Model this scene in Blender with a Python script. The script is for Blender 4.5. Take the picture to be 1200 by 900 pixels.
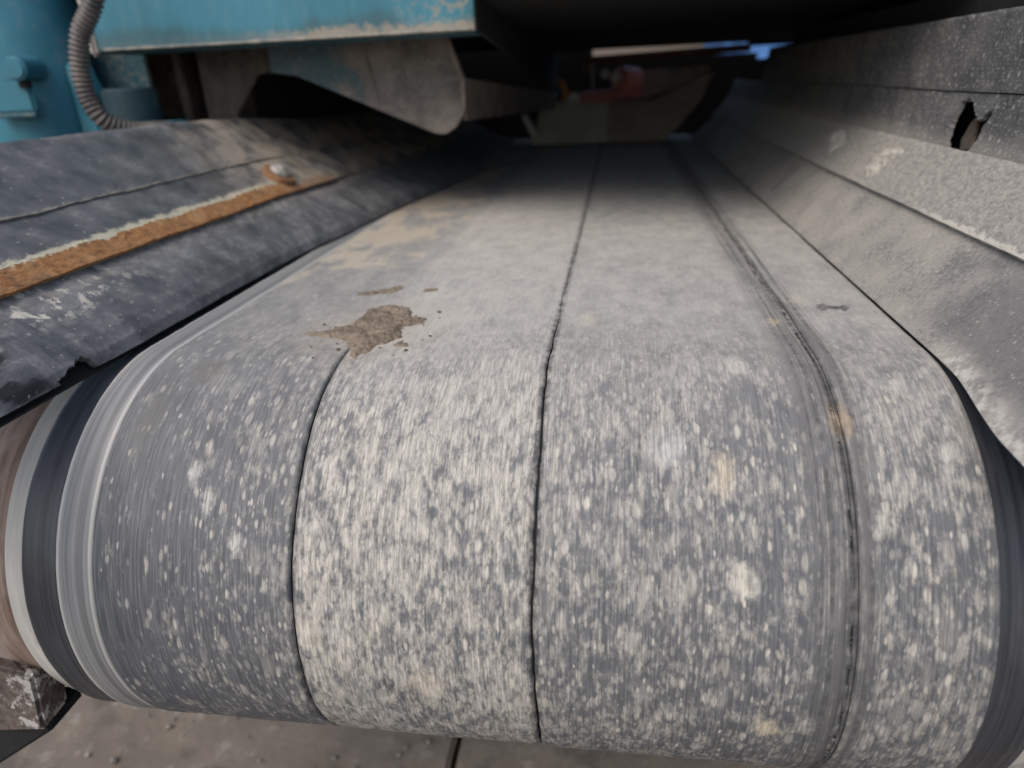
import bpy, bmesh, math, random
from mathutils import Vector, Matrix, noise
random.seed(7)
S = bpy.context.scene
COL = S.collection
for o_ in list(bpy.data.objects):
    bpy.data.objects.remove(o_)

# ------------------------------------------------------------------ camera
# belt runs along +Y away from the camera, its top is Z = 0, pulley axis at Y = 0
cam = bpy.data.cameras.new('camera')
cam.sensor_width = 36.0
cam.lens = 24.51
cam.clip_start = 0.02
cam.clip_end = 3000
cam_ob = bpy.data.objects.new('camera', cam)
COL.objects.link(cam_ob)
fw = Vector((-0.14431528, 0.90386012, -0.40275301))
rt = Vector((0.98938206, 0.13888032, -0.04284157))
up = Vector((-0.01721168, 0.40465929, 0.91430554))
M = Matrix((rt, up, -fw)).transposed().to_4x4()
M.translation = Vector((0.0992, -0.6310, 0.2430))
cam_ob.matrix_world = M
cam.dof.use_dof = True
cam.dof.focus_distance = 0.62
cam.dof.aperture_fstop = 3.3
S.camera = cam_ob

# ------------------------------------------------------------------ sky, sun, exposure
W = bpy.data.worlds.new('World')
S.world = W
W.use_nodes = True
nt = W.node_tree
bg = nt.nodes['Background']
sky = nt.nodes.new('ShaderNodeTexSky')
sky.sky_type = 'NISHITA'
sky.sun_disc = False
SUN_EL, SUN_AZ = math.radians(52), math.radians(205)      # azimuth clockwise from +Y
sky.sun_elevation = SUN_EL
sky.sun_rotation = SUN_AZ
sky.dust_density = 3.0
sky.ozone_density = 0.8
sky.air_density = 1.0
nt.links.new(sky.outputs[0], bg.inputs[0])
bg.inputs[1].default_value = 0.13
sun = bpy.data.lights.new('sun', 'SUN')
sun.energy = 1.45
sun.angle = math.radians(45)
sun.color = (1.0, 0.95, 0.88)
sun_ob = bpy.data.objects.new('sun', sun)
COL.objects.link(sun_ob)
sdir = Vector((math.sin(SUN_AZ) * math.cos(SUN_EL), math.cos(SUN_AZ) * math.cos(SUN_EL), math.sin(SUN_EL)))
sun_ob.rotation_euler = sdir.to_track_quat('Z', 'Y').to_euler()
S.view_settings.view_transform = 'Standard'
S.view_settings.look = 'None'
S.view_settings.gamma = 1.0
S.view_settings.exposure = 0.45
S.render.engine = 'CYCLES'

# ------------------------------------------------------------------ node helpers
class NT:
    def __init__(self, name, rough=0.8):
        self.m = bpy.data.materials.new(name)
        self.m.use_nodes = True
        self.t = self.m.node_tree
        self.b = self.t.nodes['Principled BSDF']
        self.b.inputs['Roughness'].default_value = rough
        self._uv = None
        self._ob = None
    def n(self, k, **kw):
        x = self.t.nodes.new(k)
        for a, v in kw.items():
            setattr(x, a, v)
        return x
    def put(self, sock, v):
        if isinstance(v, bpy.types.NodeSocket):
            self.t.links.new(v, sock)
        elif isinstance(v, (tuple, list)) and len(v) == 3 and sock.type == 'RGBA':
            sock.default_value = (*v, 1)
        else:
            sock.default_value = v
    def uv(self):
        if not self._uv:
            self._uv = self.n('ShaderNodeUVMap').outputs[0]
        return self._uv
    def ob(self):
        if not self._ob:
            self._ob = self.n('ShaderNodeTexCoord').outputs['Object']
        return self._ob
    def sep(self, v):
        s = self.n('ShaderNodeSeparateXYZ'); self.put(s.inputs[0], v); return s.outputs
    def vmul(self, v, s, off=(0, 0, 0)):
        x = self.n('ShaderNodeVectorMath', operation='MULTIPLY_ADD')
        self.put(x.inputs[0], v); x.inputs[1].default_value = s; x.inputs[2].default_value = off
        return x.outputs[0]
    def vadd(self, a, b):
        x = self.n('ShaderNodeVectorMath', operation='ADD')
        self.put(x.inputs[0], a); self.put(x.inputs[1], b); return x.outputs[0]
    def noise(self, v, scale, detail=3, rough=0.55, dist=0.0, col=False):
        x = self.n('ShaderNodeTexNoise')
        self.put(x.inputs['Vector'], v)
        x.inputs['Scale'].default_value = scale; x.inputs['Detail'].default_value = detail
        x.inputs['Roughness'].default_value = rough; x.inputs['Distortion'].default_value = dist
        return x.outputs['Color' if col else 'Fac']
    def vor(self, v, scale, rnd=1.0, dim='2D'):
        x = self.n('ShaderNodeTexVoronoi', voronoi_dimensions=dim)
        self.put(x.inputs['Vector'], v); x.inputs['Scale'].default_value = scale
        x.inputs['Randomness'].default_value = rnd
        return x.outputs['Distance'], x.outputs['Color']
    def ma(self, op, a, b=0.0, c=None, clamp=False):
        x = self.n('ShaderNodeMath', operation=op, use_clamp=clamp)
        self.put(x.inputs[0], a); self.put(x.inputs[1], b)
        if c is not None: self.put(x.inputs[2], c)
        return x.outputs[0]
    def ss(self, x, a, b, lo=0.0, hi=1.0):
        n = self.n('ShaderNodeMapRange', interpolation_type='SMOOTHSTEP')
        self.put(n.inputs[0], x)
        for i, v in enumerate((a, b, lo, hi)): self.put(n.inputs[i + 1], v)
        return n.outputs[0]
    def lin(self, x, a, b, lo=0.0, hi=1.0):
        n = self.n('ShaderNodeMapRange')
        self.put(n.inputs[0], x)
        for i, v in enumerate((a, b, lo, hi)): self.put(n.inputs[i + 1], v)
        return n.outputs[0]
    def mix(self, f, a, b, mode='MIX'):
        n = self.n('ShaderNodeMix', data_type='RGBA', blend_type=mode)
        self.put(n.inputs[0], f); self.put(n.inputs[6], a); self.put(n.inputs[7], b)
        return n.outputs[2]
    def curve(self, x, lo, hi, pts):
        """piecewise linear grey function of x through (x, value) points"""
        f = self.lin(x, lo, hi)
        r = self.n('ShaderNodeValToRGB')
        el = r.color_ramp.elements
        while len(el) < len(pts): el.new(0.5)
        for e, (p, v) in zip(el, pts):
            e.position = (p - lo) / (hi - lo)
        for e, (p, v) in zip(el, pts):
            e.color = (v, v, v, 1)
        self.put(r.inputs[0], f)
        return r.outputs[0]
    def done(self, col, rough=None, bump=None, strength=0.5, dist=0.002, spec=None, metal=None):
        self.put(self.b.inputs['Base Color'], col)
        if rough is not None: self.put(self.b.inputs['Roughness'], rough)
        if spec is not None: self.put(self.b.inputs['Specular IOR Level'], spec)
        if metal is not None: self.put(self.b.inputs['Metallic'], metal)
        if bump is not None:
            n = self.n('ShaderNodeBump')
            n.inputs['Strength'].default_value = strength; n.inputs['Distance'].default_value = dist
            self.put(n.inputs['Height'], bump)
            self.t.links.new(n.outputs[0], self.b.inputs['Normal'])
        return self.m

# ------------------------------------------------------------------ materials
def mat_belt():
    t = NT('belt_rubber_dust')
    uv = t.uv(); s = t.sep(uv); u, v = s[0], s[1]
    flat = t.ss(v, -0.20, 0.14)                       # 0 round the pulley, 1 on the flat run
    # dust cover per lengthwise strip
    cov = t.curve(u, -0.42, 0.42, [(-0.345, .08), (-0.25, .22), (-0.18, .40), (-0.160, .60), (-0.05, .635), (0.034, .57),
                                   (0.046, .49), (0.15, .40), (0.26, .33), (0.30, .38), (0.38, .48)])
    big = t.noise(t.vmul(uv, (1, .6, 1)), 9, 3, .5)
    cov = t.ma('ADD', cov, t.lin(big, .3, .7, -.17, .17))
    cov = t.ma('ADD', cov, t.ma('MULTIPLY', flat, .16))
    # flecks: drawn out along the running direction
    wob = t.vmul(t.noise(uv, 60, 2, .5, col=True), (.004, .004, 0), (-.002, -.002, 0))
    p = t.vadd(uv, wob)
    n1 = t.noise(t.vmul(p, (1, .36, 1)), 185, 6, .70)
    n2 = t.noise(t.vmul(p, (1, .50, 1), (3.1, 1.7, 0)), 70, 4, .62)
    n = t.ma('ADD', t.ma('MULTIPLY', n1, .62), t.ma('MULTIPLY', n2, .38))
    th = t.lin(cov, 0, 1, .63, .38)
    m = t.ss(n, t.ma('SUBTRACT', th, .080), t.ma('ADD', th, .10))
    # separate grains of dust, each a soft drawn-out dot
    grains = None
    for sc, off, k in ((116, (.31, .77, 0), .92), (195, (.11, .23, 0), .72), (70, (.57, .41, 0), .72), (37, (.17, .91, 0), .34)):
        dd, cc = t.vor(t.vmul(p, (1, .42, 1), off), sc)
        c3 = t.sep(cc)
        on = t.ss(t.ma('SUBTRACT', t.ma('MULTIPLY', cov, .95 if sc > 80 else .42 if sc > 50 else .5), c3[0]), -.05, .05)
        rr = t.lin(c3[1], 0, 1, .18, .50)
        g = t.ma('MULTIPLY', t.ma('MULTIPLY', t.ss(dd, rr, t.ma('MULTIPLY', rr, .35)), on), t.lin(c3[2], 0, 1, .35 * k, k))
        grains = g if grains is None else t.ma('MAXIMUM', grains, g)
    streak = t.noise(t.vmul(uv, (1, .035, 1)), 520, 3, .65)
    fine = t.noise(t.vmul(uv, (1, .18, 1)), 420, 3, .6)
    m = t.ma('MAXIMUM', t.ma('MULTIPLY', m, t.curve(u, -.42, .42, [(-.17, .55), (-.16, .88), (.036, .85), (.044, .66), (.38, .62)])), grains)
    m = t.ma('MULTIPLY', m, t.lin(streak, .32, .58, .5, 1.0))
    m = t.ma('MULTIPLY', m, t.lin(fine, .32, .6, .5, 1.0))
    # scrubbed lengthwise lines beside the groove
    gz = t.curve(u, -0.42, 0.42, [(.240, 0), (.258, .85), (.291, .95), (.303, 0)])
    lines = t.noise(t.vmul(uv, (1, .012, 1)), 330, 3, .7)
    m = t.ma('MULTIPLY', m, t.ma('SUBTRACT', 1, t.ma('MULTIPLY', gz, t.lin(lines, .40, .62, 1, .15))))
    # colour
    rub = t.mix(t.noise(uv, 14, 4, .6), (.036, .041, .051), (.070, .076, .088))
    rub = t.mix(t.ma('MULTIPLY', t.lin(streak, .42, .72), .75), rub, (.17, .175, .183))
    rub = t.mix(t.ma('MULTIPLY', t.lin(t.noise(t.vmul(uv, (1, .06, 1), (5, 2, 0)), 300, 3, .6), .42, .32), .6), rub, (.032, .034, .040))
    film = t.ma('MULTIPLY', t.lin(flat, 0, 1, .12, .92), t.lin(t.noise(t.vmul(uv, (1, .55, 1)), 34, 5, .65), .28, .62, .55, 1))
    film = t.ma('MULTIPLY', film, t.curve(u, -.42, .42, [(-.34, .62), (-.20, .70), (-.12, 1), (.2, .95), (.38, .85)]))
    base = t.mix(film, rub, (.385, .372, .345))
    dustc = t.mix(t.noise(uv, 22, 3, .55), (.59, .565, .515), (.69, .625, .515))
    col = t.mix(t.ma('MULTIPLY', m, t.lin(flat, 0, 1, .90, .42)), base, dustc)
    col = t.mix(t.ma('MULTIPLY', gz, t.lin(lines, .35, .60, .85, .1)), col, (.105, .10, .096))
    # round smudges of dried drops
    wv = t.vadd(uv, t.vmul(t.noise(uv, 85, 4, .65, col=True), (.020, .030, 0), (-.010, -.015, 0)))
    for su, sv, sr, sl, sa, sc in ((.199, -.234, .0125, 1.2, .95, (.60, .56, .48)), (.145, -.129, .0165, 1.2, .55, (.52, .52, .50)), (.186, -.150, .0105, 2.0, .75, (.56, .48, .36)),
                                   (.226, -.366, .0110, 1.2, .85, (.58, .49, .36)), (.252, -.358, .0090, 1.3, .7, (.54, .51, .45)), (.116, -.284, .0085, 1.4, .6, (.55, .52, .46)),
                                   (.300, -.185, .0075, 1.4, .7, (.56, .54, .47)), (.281, -.098, .0100, 2.2, .85, (.40, .31, .20)), (.207, -.030, .0100, 2.0, .6, (.60, .57, .50)),
                                   (.262, .085, .0080, 1.6, .7, (.50, .40, .26)), (.300, .160, .0150, 1.4, .5, (.46, .41, .33)), (.070, .090, .0130, 1.5, .5, (.52, .46, .36)),
                                   (-.055, -.345, .0200, 1.0, .6, (.60, .52, .42)), (-.15, -.30, .012, 1.4, .5, (.62, .56, .46)), (.03, -.36, .012, 1.0, .5, (.58, .52, .44)),
                                   (.335, -.060, .0085, 1.4, .6, (.55, .52, .46)), (.355, -.128, .0090, 1.3, .6, (.56, .53, .48)), (-.262, -.165, .0070, 1.8, .5, (.64, .62, .56)),
                                   (-.215, -.225, .0075, 1.5, .7, (.62, .60, .55)), (-.245, -.19, .0065, 2.2, .5, (.64, .62, .56)), (-.322, -.115, .015, 3.4, .75, (.13, .125, .115)),
                                   (-.292, -.052, .0200, 1.2, .9, (.15, .14, .125)), (.16, -.20, .014, 1.6, .3, (.10, .10, .11)), (.215, -.225, .013, 1.5, .5, (.08, .082, .092))):
        dv = t.n('ShaderNodeVectorMath', operation='LENGTH')
        t.put(dv.inputs[0], t.vmul(wv, (1, 1 / sl, 1), (-su, -sv / sl, 0)))
        k = t.ss(dv.outputs['Value'], sr * 1.25, sr * .35)
        k = t.ma('MULTIPLY', k, t.ma('MULTIPLY', t.lin(fine, .3, .6, sa * .4, sa), t.lin(streak, .34, .6, .55, 1)))
        col = t.mix(k, col, sc)
    # tan crusts along the left of the flat run
    cr = t.noise(t.vmul(uv, (1, .55, 1), (.7, .3, 0)), 16, 4, .6)
    cz = t.ma('MULTIPLY', t.ss(u, -0.10, -0.30), t.ss(v, 0.16, .42))
    crust = t.ss(t.ma('ADD', t.ma('ADD', t.ma('MULTIPLY', cr, .85), t.ma('MULTIPLY', t.noise(uv, 120, 4, .7), .15)), t.ma('MULTIPLY', cz, .16)), .575, .68)
    crust = t.ma('MULTIPLY', crust, t.ss(cz, .02, .3))
    col = t.mix(t.ma('MULTIPLY', crust, t.lin(fine, .3, .65, .4, .85)), col, (.46, .395, .30))
    dv = t.n('ShaderNodeVectorMath', operation='LENGTH')
    t.put(dv.inputs[0], t.vmul(wv, (1, .8, 1), (.162, -.045, 0)))
    halo = t.ma('MULTIPLY', t.ss(dv.outputs['Value'], .105, .035), t.lin(t.noise(uv, 55, 5, .7), .36, .62))
    col = t.mix(t.ma('MULTIPLY', halo, .55), col, (.40, .34, .26))
    # dust knocked out beside the splits
    for cu, w, a in ((.0385, .006, .75), (-.1655, .005, .55), (.264, .0035, .55), (.2795, .0070, .65), (.2915, .0028, .55), (.2560, .0016, .5)):
        dd = t.ma('ABSOLUTE', t.ma('SUBTRACT', u, cu))
        k = t.ma('MULTIPLY', t.ss(dd, w, w * .25), t.lin(t.noise(uv, 90, 4, .7), .36, .6))
        if cu < 0: k = t.ma('MULTIPLY', k, t.ss(v, .05, -.05))
        col = t.mix(t.ma('MULTIPLY', k, a), col, (.03, .03, .033))
    rough = t.ma('ADD', t.ma('MULTIPLY', m, .25), t.lin(film, 0, .6, .62, .80), clamp=True)
    h = t.ma('ADD', t.ma('MULTIPLY', m, 1.0), t.ma('MULTIPLY', fine, .5))
    return t.done(col, rough, h, .25, .0012, spec=.35)

def mat_edge_band(light):
    t = NT('belt_edge_grey' if light else 'belt_edge_black')
    uv = t.uv(); s = t.sep(uv); u = s[0]
    st = t.noise(t.vmul(uv, (1, .01, 1)), 300, 4, .7)
    bl = t.noise(t.vmul(uv, (1, .25, 1)), 40, 3, .6)
    if light:
        col = t.mix(t.lin(st, .32, .68), (.13, .135, .14), (.30, .295, .285))
        for cu, w in ((-.3850, .0030), (-.3522, .0030)):
            k = t.ss(t.ma('ABSOLUTE', t.ma('SUBTRACT', u, cu)), w, w * .3)
            col = t.mix(t.ma('MULTIPLY', k, .8), col, (.52, .50, .46))
        k = t.ss(t.ma('ABSOLUTE', t.ma('SUBTRACT', u, -.3620)), .005, .001)
        col = t.mix(t.ma('MULTIPLY', k, .6), col, (.10, .10, .10))
        rough = .55
    else:
        col = t.mix(t.lin(st, .35, .7), (.020, .021, .025), (.060, .063, .072))
        col = t.mix(t.ma('MULTIPLY', t.lin(bl, .5, .75), .25), col, (.16, .155, .15))
        rough = .42
    return t.done(col, rough, st, .25, .001)

def mat_drum(brown):
    t = NT('drum_rust' if brown else 'drum_dust')
    uv = t.uv()
    st = t.noise(t.vmul(uv, (1, .08, 1)), 120, 4, .7)
    bl = t.noise(t.vmul(uv, (1, .4, 1)), 26, 4, .6)
    if brown:
        col = t.mix(t.lin(st, .3, .7), (.12, .075, .055), (.32, .23, .18))
        col = t.mix(t.lin(bl, .5, .75), col, (.38, .33, .28))
    else:
        col = t.mix(t.lin(st, .3, .7), (.42, .40, .36), (.60, .57, .51))
        col = t.mix(t.lin(bl, .55, .75), col, (.14, .135, .13))
    return t.done(col, .8, st, .3, .001)

def mat_left_rubber(lower, part=''):
    t = NT('skirt_rubber_lower' if lower else 'skirt_rubber_' + part)
    uv = t.uv(); s = t.sep(uv); a, y = s[0], s[1]
    n1 = t.noise(uv, 18, 5, .62)
    n2 = t.noise(t.vmul(uv, (1, .55, 1)), 95, 4, .7)
    n3 = t.noise(uv, 260, 2, .6)
    if lower:
        col = t.mix(t.lin(n1, .34, .66), (.066, .069, .075), (.165, .168, .172))
        f = t.ss(t.ma('ADD', t.ma('MULTIPLY', n2, .6), t.ma('MULTIPLY', n1, .4)), .50, .64)
        col = t.mix(t.ma('MULTIPLY', f, .55), col, (.27, .27, .265))
        # pale dust caught under the ledge and near the tip
        e = t.ma('MULTIPLY', t.ss(a, .070, .098), t.lin(n2, .35, .6))
        col = t.mix(t.ma('MULTIPLY', e, .55), col, (.34, .31, .27))
        z = t.ma('MULTIPLY', t.ss(y, .16, -.06), t.ss(a, .045, .075))
        k = t.ma('MULTIPLY', z, t.ss(t.noise(uv, 46, 5, .65), .53, .60))
        col = t.mix(k, col, (.55, .51, .43))
        # scuffed black smear at the near end
        zz = t.ma('MULTIPLY', t.ss(y, -.10, -.15), t.ss(t.noise(t.vmul(uv, (1, .5, 1)), 26, 4, .6), .46, .54))
        col = t.mix(zz, col, (.022, .022, .024))
        rough = t.lin(n1, .3, .7, .48, .72)
    else:
        col = t.mix(t.lin(n1, .34, .66), (.052, .053, .056), (.145, .146, .148))
        f = t.ss(t.ma('ADD', t.ma('MULTIPLY', n2, .5), t.ma('MULTIPLY', n1, .5)), .54, .68)
        col = t.mix(t.ma('MULTIPLY', f, .6), col, (.27, .268, .262))
        e = t.ma('MULTIPLY', t.ss(y, .36, .62), t.lin(t.noise(uv, 14, 5, .65), .40, .56))
        col = t.mix(t.ma('MULTIPLY', e, .9), col, (.36, .31, .25))
        rough = t.lin(n1, .3, .7, .34, .60)
    # fine pale specks
    d, c = t.vor(t.vadd(uv, t.vmul(t.noise(uv, 200, 2, .5, col=True), (.004, .004, 0))), 150)
    cs = t.sep(c)
    sp = t.ma('MULTIPLY', t.ss(d, .24, .12), t.ma('GREATER_THAN', cs[0], .86))
    col = t.mix(t.ma('MULTIPLY', sp, t.lin(cs[1], 0, 1, .0, .6)), col, (.48, .46, .42))
    if not lower:
        e = t.ss(t.ma('ADD', a, t.lin(n2, .3, .7, -.0060, .0060)), .0040 if part == 'top' else .0375, .0010 if part == 'top' else .0300)
        col = t.mix(t.ma('MULTIPLY', e, .5 if part == 'top' else t.ss(y, .62, .45, 0, .9)), col, (.36, .32, .25) if part == 'top' else (.50, .46, .34))
    h = t.ma('ADD', n2, t.ma('MULTIPLY', n3, .4))
    return t.done(col, rough, h, .35, .0015)

def mat_rust():
    t = NT('rust_strip')
    uv = t.uv(); s = t.sep(uv); a = s[0]
    n1 = t.noise(t.vmul(uv, (1, .6, 1)), 170, 6, .75)
    n2 = t.noise(uv, 28, 4, .6)
    col = t.mix(t.lin(n1, .3, .7), (.10, .036, .013), (.50, .24, .085))
    col = t.mix(t.ma('MULTIPLY', t.lin(n2, .45, .7), .6), col, (.50, .30, .14))
    col = t.mix(t.ma('MULTIPLY', t.ss(t.noise(t.vmul(uv, (1, .3, 1)), 40, 5, .7), .52, .66), .8), col, (.15, .075, .04))
    col = t.mix(t.ma('MULTIPLY', t.ss(s[1], .52, .66), .6), col, (.26, .20, .15))
    col = t.mix(t.ss(n1, .40, .33), col, (.06, .026, .014))
    # flaked pale paint on the upper border
    e = t.ss(t.ma('ADD', a, t.lin(n1, .25, .75, -.006, .006)), t.ma('ADD', 0, .0245), .0285)
    col = t.mix(e, col, t.mix(n2, (.46, .42, .30), (.60, .56, .44)))
    return t.done(col, .85, n1, .8, .002)

def mat_right(zone):
    t = NT('right_skirt_' + zone)
    uv = t.uv(); s = t.sep(uv); a, y = s[0], s[1]
    n1 = t.noise(uv, 15, 4, .6)
    n2 = t.noise(uv, 210, 5, .68)
    n3 = t.noise(t.vmul(uv, (1.0, .6, 1)), 150, 4, .62, .5)
    wuv = t.vadd(uv, t.vmul(t.noise(uv, 160, 3, .6, col=True), (.006, .006, 0)))
    d, c = t.vor(wuv, 240); cs = t.sep(c)
    d2, c2 = t.vor(wuv, 90); cs2 = t.sep(c2)
    if zone == 'flap':
        col = t.mix(t.lin(n1, .35, .65), (.240, .228, .208), (.325, .302, .268))
        col = t.mix(t.ma('MULTIPLY', t.ss(n2, .50, .66), .65), col, (.40, .375, .335))
        col = t.mix(t.ma('MULTIPLY', t.ss(n2, .46, .34), .5), col, (.13, .128, .125))
        col = t.mix(t.ma('MULTIPLY', t.ss(t.ma('ADD', t.ma('MULTIPLY', n2, .5), t.ma('MULTIPLY', n1, .5)), .48, .40), .45), col, (.12, .122, .128))
        dk = t.ma('MULTIPLY', t.ss(t.ma('ADD', y, t.lin(n1, .3, .7, -.05, .05)), .14, -.02), t.ss(a, .004, .03))
        col = t.mix(t.ma('MULTIPLY', dk, .62), col, (.085, .088, .098))
        wl = t.ma('MULTIPLY', t.ma('MULTIPLY', t.ss(a, .020, .004), t.ss(y, .0, -.05)), t.ss(t.noise(uv, 60, 6, .7), .44, .58))
        col = t.mix(t.ma('MULTIPLY', wl, .8), col, (.52, .50, .45))
        h = t.ma('ADD', n2, t.ma('MULTIPLY', n3, .3)); st, thr = .45, .88
    elif zone == 'mud':
        col = t.mix(t.lin(n3, .36, .62), (.21, .203, .193), (.34, .32, .285))
        col = t.mix(t.ma('MULTIPLY', t.ss(n2, .50, .62), .5), col, (.46, .43, .38))
        e = t.ma('MULTIPLY', t.ss(t.ma('ADD', a, t.lin(t.noise(uv, 40, 4, .6), .3, .7, -.006, .006)), .0070, .0035), t.ss(y, .30, .18))
        col = t.mix(t.ma('MULTIPLY', e, .8), col, (.52, .49, .43))
        h = t.ma('ADD', t.ma('MULTIPLY', n3, 1.6), t.ma('ADD', t.ma('MULTIPLY', n2, .6), e)); st, thr = .5, .93
    else:
        col = t.mix(t.lin(n1, .35, .65), (.050, .051, .056), (.12, .118, .115))
        col = t.mix(t.ma('MULTIPLY', t.ss(n2, .52, .66), .55), col, (.25, .24, .22))
        if zone == 'band':
            col = t.mix(t.ma('MULTIPLY', t.ss(a, .03, .0), .55), col, (.30, .28, .245))
        h = n2; st, thr = .4, .55
    sp = t.ma('MULTIPLY', t.ss(d, .34, .16), t.ma('GREATER_THAN', cs[0], thr))
    col = t.mix(t.ma('MULTIPLY', sp, t.lin(cs[1], 0, 1, .1, .65)), col, (.44, .425, .39))
    if zone in ('upper', 'band'):
        sp = t.ma('MULTIPLY', t.ss(d2, .28, .15), t.ma('GREATER_THAN', cs2[0], .80))
        col = t.mix(t.ma('MULTIPLY', sp, t.lin(cs2[1], 0, 1, .1, .6)), col, (.46, .44, .40))
    return t.done(col, .72, h, st, .0022)

def mat_mud(name, c1, c2, rough=.9):
    t = NT(name)
    o = t.ob()
    n = t.noise(o, 130, 5, .7)
    n2 = t.noise(o, 30, 4, .6)
    col = t.mix(t.lin(t.ma('ADD', t.ma('MULTIPLY', n, .5), t.ma('MULTIPLY', n2, .5)), .36, .64), c1, c2)
    return t.done(col, rough, n, .9, .002)

def mat_paint(name, c, dirt=.5, rough=.42, scale=5.0):
    t = NT(name)
    o = t.ob()
    n = t.noise(o, scale, 5, .6)
    n2 = t.noise(o, scale * 14, 5, .7)
    dark = tuple(x * .62 for x in c)
    col = t.mix(t.lin(n, .35, .65), dark, c)
    col = t.mix(t.ma('MULTIPLY', t.ss(t.ma('ADD', t.ma('MULTIPLY', n, .5), t.ma('MULTIPLY', n2, .5)), .50, .66), dirt), col, (.27, .235, .19))
    d, cc = t.vor(o, 38, 1.0, '3D'); cs = t.sep(cc)
    sp = t.ma('MULTIPLY', t.ss(d, .10, .05), t.ma('GREATER_THAN', cs[0], .8))
    col = t.mix(t.ma('MULTIPLY', sp, .7), col, (.50, .46, .38))
    return t.done(col, t.lin(n2, .3, .7, rough, rough + .25), n2, .15, .001)

def mat_steel(name, c1, c2, rough=.7, sc=24):
    t = NT(name)
    o = t.ob()
    n = t.noise(o, sc, 6, .68)
    n2 = t.noise(t.vmul(o, (1, 1, .3)), sc * 2.5, 4, .65)
    col = t.mix(t.lin(t.ma('ADD', t.ma('MULTIPLY', n, .6), t.ma('MULTIPLY', n2, .4)), .36, .62), c1, c2)
    return t.done(col, rough, n, .5, .001)

MB = mat_belt()
MEL, MED = mat_edge_band(True), mat_edge_band(False)
MDD, MDB = mat_drum(False), mat_drum(True)
MLU, MLM, MLL, MRU = mat_left_rubber(False, 'top'), mat_left_rubber(False, 'middle'), mat_left_rubber(True), mat_rust()
MRF, MRM, MRB, MRT = mat_right('flap'), mat_right('mud'), mat_right('band'), mat_right('upper')
MMUD = mat_mud('wet_mud', (.105, .080, .055), (.255, .200, .145), .62)
MPALE = mat_mud('dried_mud', (.27, .25, .22), (.46, .435, .385))
MCHIP = mat_mud('dark_chip', (.05, .05, .05), (.17, .16, .15))
MTEAL = mat_paint('teal_paint', (.038, .205, .280), .32)
MTEALD = mat_paint('teal_paint_dusty', (.028, .105, .135), .75, .6, 7)
MTEALDD = mat_paint('teal_paint_shaded', (.016, .055, .072), .5, .6, 9)  # darkened teal, under-beam shade mixed into the paint colour
MBROWN = mat_steel('brown_dusty_steel', (.06, .05, .042), (.19, .155, .12))
MUNDER = mat_steel('shaded_brown_steel', (.030, .025, .021), (.105, .085, .068), .85)  # darker copy of the brown steel, painting in shade below the beam
MGREY = mat_steel('grey_dusty_steel', (.11, .105, .095), (.24, .225, .20))
MPDUST = mat_steel('thick_pale_dust', (.30, .30, .285), (.50, .49, .465), .9, 9)
MBDUST = mat_steel('thick_brown_dust', (.22, .19, .165), (.40, .35, .305), .9, 9)
MDARK = mat_steel('black_steel_and_shade', (.005, .005, .006), (.012, .0115, .0115), .9)  # near-black base puts the shade of unlit hollows into the colour
MCARC = mat_steel('belt_carcass', (.012, .012, .014), (.03, .03, .032), .8)
MRUSTD = mat_steel('rusty_washer', (.10, .045, .02), (.36, .19, .09), .85, 60)
MZINC = mat_steel('zinc_bolt', (.15, .135, .115), (.40, .385, .35), .6, 120)
MHOSE = mat_steel('hose_plastic', (.045, .043, .046), (.15, .128, .11), .5, 22)
MRED = mat_paint('red_paint', (.72, .24, .21), .3)
MREDD = mat_paint('dark_red_paint', (.14, .03, .022), .4)
MORG = mat_paint('orange_paint', (.55, .27, .04), .35)
MWHITE = mat_steel('pale_metal', (.45, .45, .44), (.70, .70, .68), .4, 60)

# ------------------------------------------------------------------ object helpers
def link(name, me, mat, parent=None, smooth=False):
    o = bpy.data.objects.new(name, me)
    COL.objects.link(o)
    if mat: me.materials.append(mat)
    if parent: o.parent = parent
    if smooth:
        for p in me.polygons: p.use_smooth = True
    return o
def thing(name, label, cat, group=None, loc=(0, 0, 0)):
    o = bpy.data.objects.new(name, None)
    o.empty_display_size = .05
    COL.objects.link(o)
    o.location = loc
    tag(o, label, cat, group)
    return o
def tag(o, label, cat, group=None):
    o['label'] = label; o['category'] = cat
    if group: o['group'] = group
    return o
def grid_mesh(name, rows, cols, P, UV, keep=None):
    """P(i,j), UV(i,j) on a rows x cols lattice of vertices"""
    vs = [P(i, j) for i in range(rows) for j in range(cols)]
    uvs = [UV(i, j) for i in range(rows) for j in range(cols)]
    fs = []
    for i in range(rows - 1):
        for j in range(cols - 1):
            if keep and not keep(i, j): continue
            a = i * cols + j
            fs.append((a, a + 1, a + cols + 1, a + cols))
    me = bpy.data.meshes.new(name)
    me.from_pydata(vs, [], fs)
    ul = me.uv_layers.new(name='UVMap')
    for l in me.loops:
        ul.data[l.index].uv = uvs[l.vertex_index]
    if keep:
        bm = bmesh.new(); bm.from_mesh(me)
        bmesh.ops.delete(bm, geom=[v for v in bm.verts if not v.link_faces], context='VERTS')
        bm.to_mesh(me); bm.free()
    me.update()
    return me
def box(name, lo, hi, mat, parent=None, bev=.003, M4=None):
    bm = bmesh.new()
    bmesh.ops.create_cube(bm, size=1)
    for v in bm.verts:
        v.co = Vector([(lo[k] + hi[k]) / 2 + v.co[k] * (hi[k] - lo[k]) for k in range(3)])
    if bev: bmesh.ops.bevel(bm, geom=bm.edges[:], offset=bev, segments=2, affect='EDGES')
    if M4: bmesh.ops.transform(bm, matrix=M4, verts=bm.verts)
    me = bpy.data.meshes.new(name); bm.to_mesh(me); bm.free()
    return link(name, me, mat, parent)
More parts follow.
